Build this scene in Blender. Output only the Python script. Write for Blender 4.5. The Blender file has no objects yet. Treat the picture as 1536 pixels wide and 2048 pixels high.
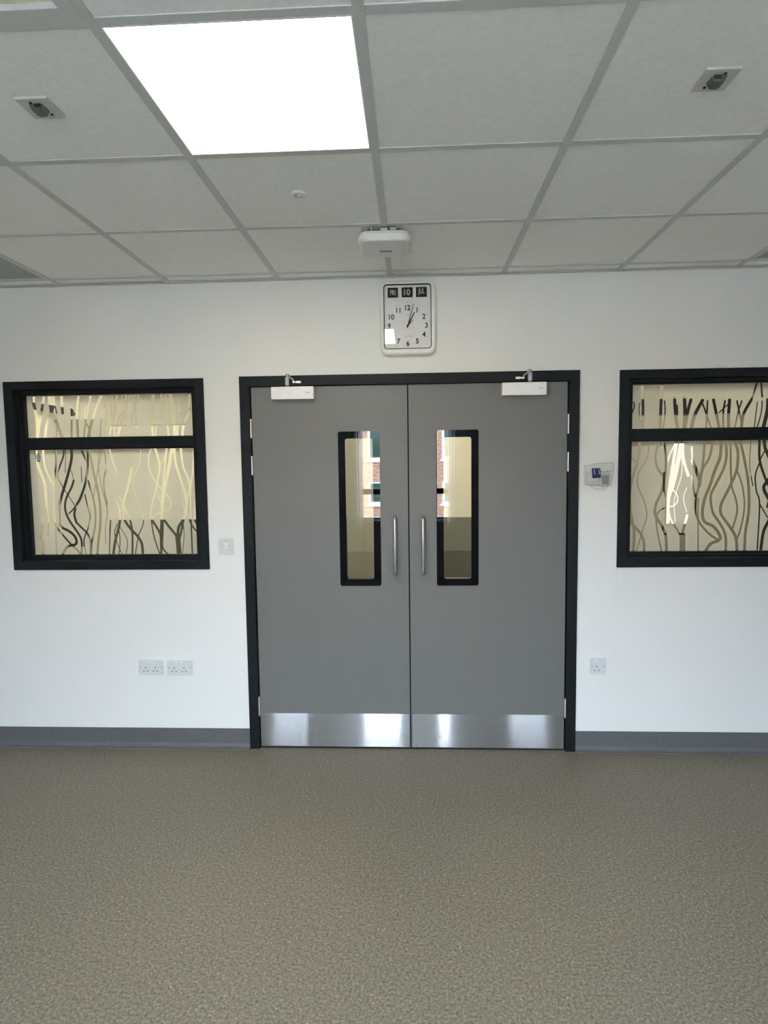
import bpy, bmesh, math, random
import numpy as np
from mathutils import Vector, Matrix
random.seed(7)
SC = bpy.context.scene
COL = SC.collection

# ---------------------------------------------------------------- camera
cam_data = bpy.data.cameras.new('camera')
cam_data.sensor_fit = 'VERTICAL'
cam_data.sensor_height = 36.0
cam_data.lens = 36.0 * 1210.74 / 2048.0
cam_data.clip_start = 0.02
cam = bpy.data.objects.new('camera', cam_data)
COL.objects.link(cam)
CR = ((0.99886623, -0.04678087, 0.00882036),
      (0.04592735, 0.99573306, 0.08003974),
      (-0.01252706, -0.0795439, 0.99675265))      # columns: right, forward, up
cam.matrix_world = Matrix((
    (CR[0][0], CR[0][2], -CR[0][1], 0.7088),
    (CR[1][0], CR[1][2], -CR[1][1], -3.3166),
    (CR[2][0], CR[2][2], -CR[2][1], 1.6134),
    (0, 0, 0, 1)))
SC.camera = cam

# ---------------------------------------------------------------- world, sun, exposure
SC.view_settings.view_transform = 'Standard'
SC.view_settings.look = 'None'
SC.view_settings.gamma = 1.0
SC.view_settings.use_curve_mapping = False
SC.view_settings.exposure = 1.37
SKY = (0.68, 0.82, 1.0)
SKY_STRENGTH = 37.0
SUN_STRENGTH = 14.0
CEILING_LIGHT = 11.5          # emission of the lit panel over the room
REAR_LIGHT = 1.5
CORRIDOR_LIGHT = 7.2
world = bpy.data.worlds.new('world')
SC.world = world
world.use_nodes = True
bg = world.node_tree.nodes['Background']
bg.inputs['Color'].default_value = (*SKY, 1)
bg.inputs['Strength'].default_value = SKY_STRENGTH
sun_data = bpy.data.lights.new('sun', 'SUN')
sun_data.energy = SUN_STRENGTH
sun_data.angle = math.radians(1.0)
sun_data.color = (1.0, 0.93, 0.82)
sun = bpy.data.objects.new('sun', sun_data)
COL.objects.link(sun)
sun.rotation_euler = Vector((0.35, -0.8, -0.75)).to_track_quat('-Z', 'Y').to_euler()
SC.cycles.max_bounces = 14
SC.cycles.diffuse_bounces = 7
SC.cycles.glossy_bounces = 5
SC.cycles.transmission_bounces = 8
SC.cycles.transparent_max_bounces = 24
SC.cycles.caustics_reflective = False
SC.cycles.caustics_refractive = False
SC.cycles.sample_clamp_indirect = 6.0
SC.cycles.use_denoising = True
try:
    SC.cycles.denoiser = 'OPENIMAGEDENOISE'
except Exception:
    pass

H = 2.606          # ceiling height
REAR = -5.2        # window wall behind the camera
XL, XR = -3.6, 5.0

# ---------------------------------------------------------------- materials
def nt(name):
    m = bpy.data.materials.new(name)
    m.use_nodes = True
    n = m.node_tree
    for x in list(n.nodes):
        n.nodes.remove(x)
    out = n.nodes.new('ShaderNodeOutputMaterial')
    return m, n, out

def pm(name, color, rough=0.5, spec=0.5, metal=0.0, vary=0.0, scale=8.0, bump=0.0, bscale=200.0, coat=0.0, ior=1.5):
    m, n, out = nt(name)
    b = n.nodes.new('ShaderNodeBsdfPrincipled')
    b.inputs['Base Color'].default_value = (*color, 1)
    b.inputs['Roughness'].default_value = rough
    b.inputs['Specular IOR Level'].default_value = spec
    b.inputs['Metallic'].default_value = metal
    b.inputs['IOR'].default_value = ior
    b.inputs['Coat Weight'].default_value = coat
    n.links.new(b.outputs[0], out.inputs[0])
    tc = n.nodes.new('ShaderNodeTexCoord')
    if vary:
        nz = n.nodes.new('ShaderNodeTexNoise')
        nz.inputs['Scale'].default_value = scale
        nz.inputs['Detail'].default_value = 4
        n.links.new(tc.outputs['Object'], nz.inputs['Vector'])
        cr = n.nodes.new('ShaderNodeValToRGB')
        cr.color_ramp.elements[0].position = 0.3
        cr.color_ramp.elements[1].position = 0.7
        cr.color_ramp.elements[0].color = (*[c * (1 - vary) for c in color], 1)
        cr.color_ramp.elements[1].color = (*[min(1, c * (1 + vary)) for c in color], 1)
        n.links.new(nz.outputs['Fac'], cr.inputs['Fac'])
        n.links.new(cr.outputs['Color'], b.inputs['Base Color'])
    if bump:
        nb = n.nodes.new('ShaderNodeTexNoise')
        nb.inputs['Scale'].default_value = bscale
        nb.inputs['Detail'].default_value = 3
        n.links.new(tc.outputs['Object'], nb.inputs['Vector'])
        bp = n.nodes.new('ShaderNodeBump')
        bp.inputs['Strength'].default_value = bump
        bp.inputs['Distance'].default_value = 0.002
        n.links.new(nb.outputs['Fac'], bp.inputs['Height'])
        n.links.new(bp.outputs['Normal'], b.inputs['Normal'])
    return m

def emis(name, color, strength):
    m, n, out = nt(name)
    e = n.nodes.new('ShaderNodeEmission')
    e.inputs['Color'].default_value = (*color, 1)
    e.inputs['Strength'].default_value = strength
    n.links.new(e.outputs[0], out.inputs[0])
    return m

def glass(name, tint=(1, 1, 1), rough=0.0, ior=1.5):
    """clear sheet: what is behind shows through, the surface mirrors by Fresnel"""
    m, n, out = nt(name)
    t = n.nodes.new('ShaderNodeBsdfTransparent')
    t.inputs['Color'].default_value = (*tint, 1)
    g = n.nodes.new('ShaderNodeBsdfGlossy')
    g.inputs['Roughness'].default_value = rough
    f = n.nodes.new('ShaderNodeFresnel')
    # a thin sheet mirrors the same from both sides: undo the node's inversion on back faces
    ge = n.nodes.new('ShaderNodeNewGeometry')
    ii = n.nodes.new('ShaderNodeMapRange')
    ii.inputs['To Min'].default_value = ior; ii.inputs['To Max'].default_value = 1.0 / ior
    n.links.new(ge.outputs['Backfacing'], ii.inputs['Value']); n.links.new(ii.outputs[0], f.inputs['IOR'])
    x = n.nodes.new('ShaderNodeMixShader')
    n.links.new(f.outputs[0], x.inputs[0])
    n.links.new(t.outputs[0], x.inputs[1])
    n.links.new(g.outputs[0], x.inputs[2])
    n.links.new(x.outputs[0], out.inputs[0])
    return m

def film_material():
    """frosted film with winding clear strands cut out of it (vertex attribute 'cut' = distance to the strand edge)"""
    m, n, out = nt('frosted_film')
    at = n.nodes.new('ShaderNodeAttribute'); at.attribute_name = 'cut'
    mp = n.nodes.new('ShaderNodeMapRange')
    mp.inputs['From Min'].default_value = -0.0004
    mp.inputs['From Max'].default_value = 0.0004
    n.links.new(at.outputs['Fac'], mp.inputs['Value'])
    clear = n.nodes.new('ShaderNodeBsdfTransparent')
    tr = n.nodes.new('ShaderNodeBsdfTranslucent')
    tr.inputs['Color'].default_value = (*FILM_T, 1)
    di = n.nodes.new('ShaderNodeBsdfDiffuse')
    di.inputs['Color'].default_value = (*FILM_D, 1)
    see = n.nodes.new('ShaderNodeBsdfTransparent')
    a = n.nodes.new('ShaderNodeMixShader'); a.inputs[0].default_value = 0.5
    n.links.new(tr.outputs[0], a.inputs[1]); n.links.new(di.outputs[0], a.inputs[2])
    b = n.nodes.new('ShaderNodeMixShader'); b.inputs[0].default_value = FILM_SEE
    n.links.new(a.outputs[0], b.inputs[1]); n.links.new(see.outputs[0], b.inputs[2])
    c = n.nodes.new('ShaderNodeMixShader')
    n.links.new(mp.outputs[0], c.inputs[0])
    n.links.new(clear.outputs[0], c.inputs[1]); n.links.new(b.outputs[0], c.inputs[2])
    n.links.new(c.outputs[0], out.inputs[0])
    return m
FILM_T, FILM_D, FILM_SEE = (0.78, 0.77, 0.69), (0.72, 0.71, 0.63), 0.10

def floor_material():
    m, n, out = nt('speckled_vinyl')
    tc = n.nodes.new('ShaderNodeTexCoord')
    b = n.nodes.new('ShaderNodeBsdfPrincipled')
    b.inputs['Roughness'].default_value = 0.48
    b.inputs['Specular IOR Level'].default_value = 0.22
    nz = n.nodes.new('ShaderNodeTexNoise'); nz.inputs['Scale'].default_value = 108; nz.inputs['Detail'].default_value = 5
    nz.inputs['Roughness'].default_value = 0.68
    n.links.new(tc.outputs['Object'], nz.inputs['Vector'])
    cr = n.nodes.new('ShaderNodeValToRGB')
    e = cr.color_ramp.elements
    e[0].position = 0.30; e[0].color = (0.078, 0.068, 0.051, 1)
    e[1].position = 0.72; e[1].color = (0.33, 0.293, 0.226, 1)
    k = e.new(0.5); k.color = (0.180, 0.158, 0.120, 1)
    n.links.new(nz.outputs['Fac'], cr.inputs['Fac'])
    vo = n.nodes.new('ShaderNodeTexVoronoi'); vo.inputs['Scale'].default_value = 110
    n.links.new(tc.outputs['Object'], vo.inputs['Vector'])
    sep = n.nodes.new('ShaderNodeSeparateColor'); n.links.new(vo.outputs['Color'], sep.inputs[0])
    th = n.nodes.new('ShaderNodeMath'); th.operation = 'GREATER_THAN'; th.inputs[1].default_value = 0.955
    n.links.new(sep.outputs[0], th.inputs[0])
    near = n.nodes.new('ShaderNodeMath'); near.operation = 'LESS_THAN'; near.inputs[1].default_value = 0.26
    n.links.new(vo.outputs['Distance'], near.inputs[0])
    mu = n.nodes.new('ShaderNodeMath'); mu.operation = 'MULTIPLY'
    n.links.new(th.outputs[0], mu.inputs[0]); n.links.new(near.outputs[0], mu.inputs[1])
    mx = n.nodes.new('ShaderNodeMixRGB'); mx.inputs[2].default_value = (0.10, 0.09, 0.075, 1)
    n.links.new(mu.outputs[0], mx.inputs[0]); n.links.new(cr.outputs[0], mx.inputs[1])
    th2 = n.nodes.new('ShaderNodeMath'); th2.operation = 'GREATER_THAN'; th2.inputs[1].default_value = 0.985
    n.links.new(sep.outputs[1], th2.inputs[0])
    mu2 = n.nodes.new('ShaderNodeMath'); mu2.operation = 'MULTIPLY'
    n.links.new(th2.outputs[0], mu2.inputs[0]); n.links.new(near.outputs[0], mu2.inputs[1])
    mx2 = n.nodes.new('ShaderNodeMixRGB'); mx2.inputs[2].default_value = (0.5, 0.46, 0.38, 1)
    n.links.new(mu2.outputs[0], mx2.inputs[0]); n.links.new(mx.outputs[0], mx2.inputs[1])
    n.links.new(mx2.outputs[0], b.inputs['Base Color'])
    bp = n.nodes.new('ShaderNodeBump'); bp.inputs['Strength'].default_value = 0.25; bp.inputs['Distance'].default_value = 0.001
    n.links.new(nz.outputs['Fac'], bp.inputs['Height']); n.links.new(bp.outputs[0], b.inputs['Normal'])
    n.links.new(b.outputs[0], out.inputs[0])
    return m

def brushed_material():
    """steel brushed along x: every fine scratch tilts the surface up or down, never sideways"""
    m, n, out = nt('brushed_steel')
    b = n.nodes.new('ShaderNodeBsdfGlossy')
    b.inputs['Roughness'].default_value = 0.06
    tc = n.nodes.new('ShaderNodeTexCoord')
    sc = n.nodes.new('ShaderNodeMapping'); sc.inputs['Scale'].default_value = (9000, 9000, 9000)
    n.links.new(tc.outputs['Object'], sc.inputs[0])
    wn = n.nodes.new('ShaderNodeTexWhiteNoise'); wn.noise_dimensions = '3D'
    n.links.new(sc.outputs[0], wn.inputs['Vector'])
    sp = n.nodes.new('ShaderNodeSeparateColor'); n.links.new(wn.outputs['Color'], sp.inputs[0])
    ad = n.nodes.new('ShaderNodeMath'); ad.operation = 'ADD'
    n.links.new(sp.outputs[0], ad.inputs[0]); n.links.new(sp.outputs[1], ad.inputs[1])
    mr = n.nodes.new('ShaderNodeMapRange'); mr.clamp = False
    mr.inputs['From Min'].default_value = 0; mr.inputs['From Max'].default_value = 2
    mr.inputs['To Min'].default_value = -0.42; mr.inputs['To Max'].default_value = 0.42
    n.links.new(ad.outputs[0], mr.inputs['Value'])
    cx = n.nodes.new('ShaderNodeCombineXYZ'); n.links.new(mr.outputs[0], cx.inputs['Z'])
    ge = n.nodes.new('ShaderNodeNewGeometry')
    va = n.nodes.new('ShaderNodeVectorMath'); va.operation = 'ADD'
    n.links.new(ge.outputs['Normal'], va.inputs[0]); n.links.new(cx.outputs[0], va.inputs[1])
    no = n.nodes.new('ShaderNodeVectorMath'); no.operation = 'NORMALIZE'
    n.links.new(va.outputs[0], no.inputs[0]); n.links.new(no.outputs[0], b.inputs['Normal'])
    mp = n.nodes.new('ShaderNodeMapping'); mp.inputs['Scale'].default_value = (3, 1, 500)
    nz = n.nodes.new('ShaderNodeTexNoise'); nz.inputs['Scale'].default_value = 1.0; nz.inputs['Detail'].default_value = 3
    n.links.new(tc.outputs['Object'], mp.inputs[0]); n.links.new(mp.outputs[0], nz.inputs['Vector'])
    cr = n.nodes.new('ShaderNodeValToRGB')
    cr.color_ramp.elements[0].color = (0.50, 0.51, 0.52, 1); cr.color_ramp.elements[1].color = (0.66, 0.67, 0.68, 1)
    n.links.new(nz.outputs['Fac'], cr.inputs[0]); n.links.new(cr.outputs['Color'], b.inputs['Color'])
    n.links.new(b.outputs[0], out.inputs[0])
    return m

def brick_material():
    m, n, out = nt('red_brick')
    b = n.nodes.new('ShaderNodeBsdfPrincipled'); b.inputs['Roughness'].default_value = 0.9
    tc = n.nodes.new('ShaderNodeTexCoord')
    mp = n.nodes.new('ShaderNodeMapping'); mp.inputs['Rotation'].default_value = (math.pi / 2, 0, 0)
    br = n.nodes.new('ShaderNodeTexBrick')
    br.inputs['Color1'].default_value = (0.40, 0.19, 0.105, 1)
    br.inputs['Color2'].default_value = (0.33, 0.145, 0.08, 1)
    br.inputs['Mortar'].default_value = (0.45, 0.40, 0.34, 1)
    br.inputs['Scale'].default_value = 1.0
    br.inputs['Brick Width'].default_value = 0.225
    br.inputs['Row Height'].default_value = 0.075
    br.inputs['Mortar Size'].default_value = 0.01
    n.links.new(tc.outputs['Object'], mp.inputs[0]); n.links.new(mp.outputs[0], br.inputs['Vector'])
    n.links.new(br.outputs[0], b.inputs['Base Color']); n.links.new(b.outputs[0], out.inputs[0])
    return m

def curtain_material():
    m, n, out = nt('white_curtain')
    d = n.nodes.new('ShaderNodeBsdfDiffuse'); d.inputs['Color'].default_value = (0.82, 0.83, 0.84, 1)
    t = n.nodes.new('ShaderNodeBsdfTranslucent'); t.inputs['Color'].default_value = (0.75, 0.78, 0.82, 1)
    x = n.nodes.new('ShaderNodeMixShader'); x.inputs[0].default_value = 0.7
    n.links.new(d.outputs[0], x.inputs[1]); n.links.new(t.outputs[0], x.inputs[2])
    see = n.nodes.new('ShaderNodeBsdfTransparent'); y = n.nodes.new('ShaderNodeMixShader'); y.inputs[0].default_value = 0.25
    n.links.new(x.outputs[0], y.inputs[1]); n.links.new(see.outputs[0], y.inputs[2]); n.links.new(y.outputs[0], out.inputs[0])
    return m

M = {
    'wall': pm('painted_plaster', (0.805, 0.81, 0.77), 0.75, 0.25, vary=0.012, scale=3, bump=0.12, bscale=220),
    'cladding': pm('white_wall_sheet', (0.795, 0.80, 0.78), 0.42, 0.4, vary=0.008, scale=3, bump=0.05, bscale=120),
    'tile': pm('ceiling_tile', (0.93, 0.935, 0.90), 0.9, 0.1, vary=0.03, scale=60, bump=0.25, bscale=320),
    'grid': pm('ceiling_grid_metal', (0.60, 0.61, 0.58), 0.55, 0.3),
    'trim': pm('wall_angle', (0.55, 0.55, 0.52), 0.5, 0.3),
    'frame': pm('dark_grey_paint', (0.007, 0.0095, 0.0105), 0.5, 0.17, bump=0.06, bscale=180),
    'leaf': pm('grey_door_laminate', (0.150, 0.154, 0.143), 0.42, 0.35, vary=0.03, scale=90, bump=0.05, bscale=260),
    'black': pm('black_gap', (0.006, 0.006, 0.006), 0.8, 0.1),
    'border': pm('black_glass_border', (0.003, 0.003, 0.005), 0.01, 0.5, ior=1.45),
    'skirt': pm('blue_grey_skirting_vinyl', (0.115, 0.118, 0.122), 0.45, 0.35, vary=0.18, scale=160),
    'white': pm('white_plastic', (0.72, 0.73, 0.71), 0.32, 0.45),
    'socketwhite': pm('socket_plastic', (0.66, 0.68, 0.68), 0.25, 0.5),
    'clockwhite': pm('clock_plastic', (0.84, 0.84, 0.78), 0.35, 0.45),
    'dial': pm('clock_dial', (0.88, 0.88, 0.85), 0.7, 0.2),
    'ink': pm('black_print', (0.012, 0.012, 0.014), 0.6, 0.2),
    'greyink': pm('grey_print', (0.33, 0.33, 0.31), 0.6, 0.2),
    'cardtext': pm('card_print', (0.62, 0.64, 0.62), 0.6, 0.2),
    'steel': pm('satin_steel', (0.62, 0.61, 0.58), 0.28, 0.5, metal=1.0),
    'hinge': pm('hinge_steel', (0.72, 0.70, 0.62), 0.35, 0.5, metal=0.55),
    'closer': pm('silver_closer_cover', (0.86, 0.87, 0.86), 0.38, 0.5, metal=0.0, vary=0.04, scale=30),
    'arm': pm('closer_arm_metal', (0.30, 0.30, 0.29), 0.35, 0.5, metal=0.7),
    'slot': pm('dark_slot', (0.02, 0.02, 0.02), 0.6, 0.2),
    'screw': pm('screw_grey', (0.25, 0.26, 0.26), 0.4, 0.5, metal=0.5),
    'devslot': pm('detector_window', (0.05, 0.05, 0.05), 0.2, 0.5),
    'lens': pm('dark_lens', (0.075, 0.095, 0.09), 0.18, 0.5),
    'fitting': pm('cream_fitting', (0.56, 0.57, 0.52), 0.45, 0.35),
    'blue': pm('blue_plastic', (0.012, 0.017, 0.10), 0.3, 0.5),
    'beige': pm('grey_beige_label', (0.36, 0.33, 0.29), 0.5, 0.3),
    'sticker': pm('blue_sticker', (0.10, 0.24, 0.42), 0.4, 0.4),
    'farwall': pm('cream_corridor_paint', (0.78, 0.76, 0.63), 0.75, 0.25, vary=0.01, scale=3),
    'dado': pm('grey_wall_guard', (0.20, 0.20, 0.165), 0.5, 0.3),
    'dadolow': pm('dark_wall_guard', (0.115, 0.115, 0.095), 0.5, 0.3),
    'darkdado': pm('charcoal_wall_guard', (0.075, 0.075, 0.062), 0.5, 0.3),
    'taupesheet': pm('taupe_sheet', (0.50, 0.48, 0.39), 0.6, 0.2),
    'backshade': pm('shaded_window_wall', (0.36, 0.38, 0.38), 0.8, 0.2),  # window wall coloured darker to stand in for its backlit shade
    'fardoor': pm('taupe_corridor_door', (0.32, 0.30, 0.23), 0.5, 0.3),
    'rubber': pm('dark_strip', (0.018, 0.018, 0.02), 0.7, 0.2),
    'glass': glass('clear_glass'),
    'clockglass': glass('clock_glass', ior=1.42),
    'acrylic': glass('clear_acrylic', tint=(0.97, 0.975, 0.98), rough=0.08, ior=1.35),
    'film': film_material(),
    'floor': floor_material(),
    'brushed': brushed_material(),
    'brick': brick_material(),
    'curtain': curtain_material(),
    'upvc': pm('white_window_plastic', (0.8, 0.8, 0.8), 0.4, 0.4),
    'darkglass': pm('dark_window_glass', (0.04, 0.07, 0.055), 0.05, 0.4),
    'tarmac': pm('pale_concrete_yard', (0.34, 0.34, 0.33), 0.9, 0.2, vary=0.2, scale=20),
    'lit': emis('lit_diffuser', (1.0, 0.93, 0.76), CEILING_LIGHT),
    'litrear': emis('lit_diffuser_rear', (1.0, 0.93, 0.74), REAR_LIGHT),
    'litcorr': emis('lit_diffuser_corridor', (1.0, 0.92, 0.70), CORRIDOR_LIGHT),
    'glowpane': emis('glowing_pane', (1.0, 0.96, 0.80), 0.42),  # glow given to the pane itself in place of light behind it
}

# ---------------------------------------------------------------- helpers
def tag(o, label=None, cat=None, group=None, kind=None):
    if label: o['label'] = label
    if cat: o['category'] = cat
    if group: o['group'] = group
    if kind: o['kind'] = kind
    return o

def empty(name, loc=(0, 0, 0)):
    o = bpy.data.objects.new(name, None)
    o.empty_display_size = 0.05
    COL.objects.link(o)
    o.location = loc
    return o

def box(bm, x0, x1, y0, y1, z0, z1):
    v = [bm.verts.new(p) for p in ((x0, y0, z0), (x1, y0, z0), (x1, y1, z0), (x0, y1, z0), (x0, y0, z1), (x1, y0, z1), (x1, y1, z1), (x0, y1, z1))]
    for f in ((0, 3, 2, 1), (4, 5, 6, 7), (0, 1, 5, 4), (1, 2, 6, 5), (2, 3, 7, 6), (3, 0, 4, 7)):
        bm.faces.new([v[i] for i in f])

def rr(x0, x1, z0, z1, r, n=6):
    """rounded rectangle in x-z, counter-clockwise seen from -y"""
    pts = []
    for cx, cz, a in ((x1 - r, z0 + r, -90), (x1 - r, z1 - r, 0), (x0 + r, z1 - r, 90), (x0 + r, z0 + r, 180)):
        for i in range(n + 1):
            t = math.radians(a + 90 * i / n)
            pts.append((cx + r * math.cos(t), cz + r * math.sin(t)))
    return pts

def prism(bm, pts, y0, y1):
    """solid with outline pts (x,z), front face at y0 (towards -y), back at y1"""
    a = [bm.verts.new((x, y0, z)) for x, z in pts]
    b = [bm.verts.new((x, y1, z)) for x, z in pts]
    bm.faces.new(a)
    bm.faces.new(b[::-1])
    n = len(pts)
    for i in range(n):
        j = (i + 1) % n
        bm.faces.new((a[j], a[i], b[i], b[j]))

def ring(bm, outer, inner, y0, y1, y0i=None):
    """flat frame between two outlines with the same point count"""
    n = len(outer)
    if y0i is None: y0i = y0
    oa = [bm.verts.new((x, y0, z)) for x, z in outer]; ob = [bm.verts.new((x, y1, z)) for x, z in outer]
    ia = [bm.verts.new((x, y0i, z)) for x, z in inner]; ib = [bm.verts.new((x, y1, z)) for x, z in inner]
    for i in range(n):
        j = (i + 1) % n
        bm.faces.new((oa[i], oa[j], ia[j], ia[i]))
        bm.faces.new((ob[j], ob[i], ib[i], ib[j]))
        bm.faces.new((oa[j], oa[i], ob[i], ob[j]))
        bm.faces.new((ia[i], ia[j], ib[j], ib[i]))

def rect(x0, x1, z0, z1):
    return [(x0, z0), (x1, z0), (x1, z1), (x0, z1)]

def cyl(bm, p, q, r, n=20, r2=None):
    p, q = Vector(p), Vector(q)
    d = (q - p)
    m = Matrix.Translation((p + q) / 2) @ d.to_track_quat('Z', 'Y').to_matrix().to_4x4()
    bmesh.ops.create_cone(bm, cap_ends=True, segments=n, radius1=r, radius2=r if r2 is None else r2, depth=d.length, matrix=m)

def tube(bm, pts, r, n=12):
    """swept round bar through pts"""
    pts = [Vector(p) for p in pts]
    rings = []
    for i, p in enumerate(pts):
        a = pts[max(i - 1, 0)]; b = pts[min(i + 1, len(pts) - 1)]
        t = (b - a).normalized()
        up = Vector((1, 0, 0)) if abs(t.x) < 0.9 else Vector((0, 0, 1))
        u = t.cross(up).normalized(); v = t.cross(u).normalized()
        rings.append([bm.verts.new(p + r * (math.cos(2 * math.pi * k / n) * u + math.sin(2 * math.pi * k / n) * v)) for k in range(n)])
    for A, B in zip(rings, rings[1:]):
        for k in range(n):
            bm.faces.new((A[k], A[(k + 1) % n], B[(k + 1) % n], B[k]))
    bm.faces.new(rings[0][::-1]); bm.faces.new(rings[-1])

def make(name, bm, m, parent=None, bevel=0.0, smooth=False, segs=2):
    bmesh.ops.recalc_face_normals(bm, faces=bm.faces[:])
    me = bpy.data.meshes.new(name)
    bm.to_mesh(me); bm.free()
    me.materials.append(M[m] if isinstance(m, str) else m)
    o = bpy.data.objects.new(name, me)
    COL.objects.link(o)
    if smooth:
        for f in me.polygons: f.use_smooth = True
    if bevel:
        b = o.modifiers.new('bevel', 'BEVEL'); b.width = bevel; b.segments = segs; b.limit_method = 'ANGLE'
        b.harden_normals = False
    if parent is not None:
        o.parent = parent
        o.location = -Vector(parent.location)     # meshes are written in world coordinates
    return o

def boxes(name, lst, m, parent=None, **k):
    bm = bmesh.new()
    for b in lst: box(bm, *b)
    return make(name, bm, m, parent, **k)

def text(name, s, size, x, y, z, m, parent, sx=1.0, bold=0.0):
    """upright lettering facing -y, centred on x, z"""
    cu = bpy.data.curves.new(name, 'FONT')
    cu.body = s; cu.size = size; cu.align_x = 'CENTER'; cu.align_y = 'CENTER'; cu.extrude = 0.0003; cu.offset = bold
    t = bpy.data.objects.new(name, cu)
    me = bpy.data.meshes.new_from_object(t)
    bpy.data.objects.remove(t)
    xs = [v.co.x for v in me.vertices]; ys = [v.co.y for v in me.vertices]
    cx, cy = (min(xs) + max(xs)) / 2, (min(ys) + max(ys)) / 2
    for v in me.vertices:
        v.co = Vector(((v.co.x - cx) * sx + x, y - v.co.z, (v.co.y - cy) + z))
    me.materials.clear(); me.materials.append(M[m])
    o = bpy.data.objects.new(name, me); COL.objects.link(o)
    if parent is not None:
        o.parent = parent; o.location = -Vector(parent.location)
    return o

def copy_thing(src, loc, label, group=None):
    r = src.copy(); COL.objects.link(r); r.location = loc; r['label'] = label
    if group: r['group'] = group
    for ch in list(src.children):
        c = ch.copy(); COL.objects.link(c); c.parent = r
        for g in ch.children:
            d = g.copy(); COL.objects.link(d); d.parent = c
    return r

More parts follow.
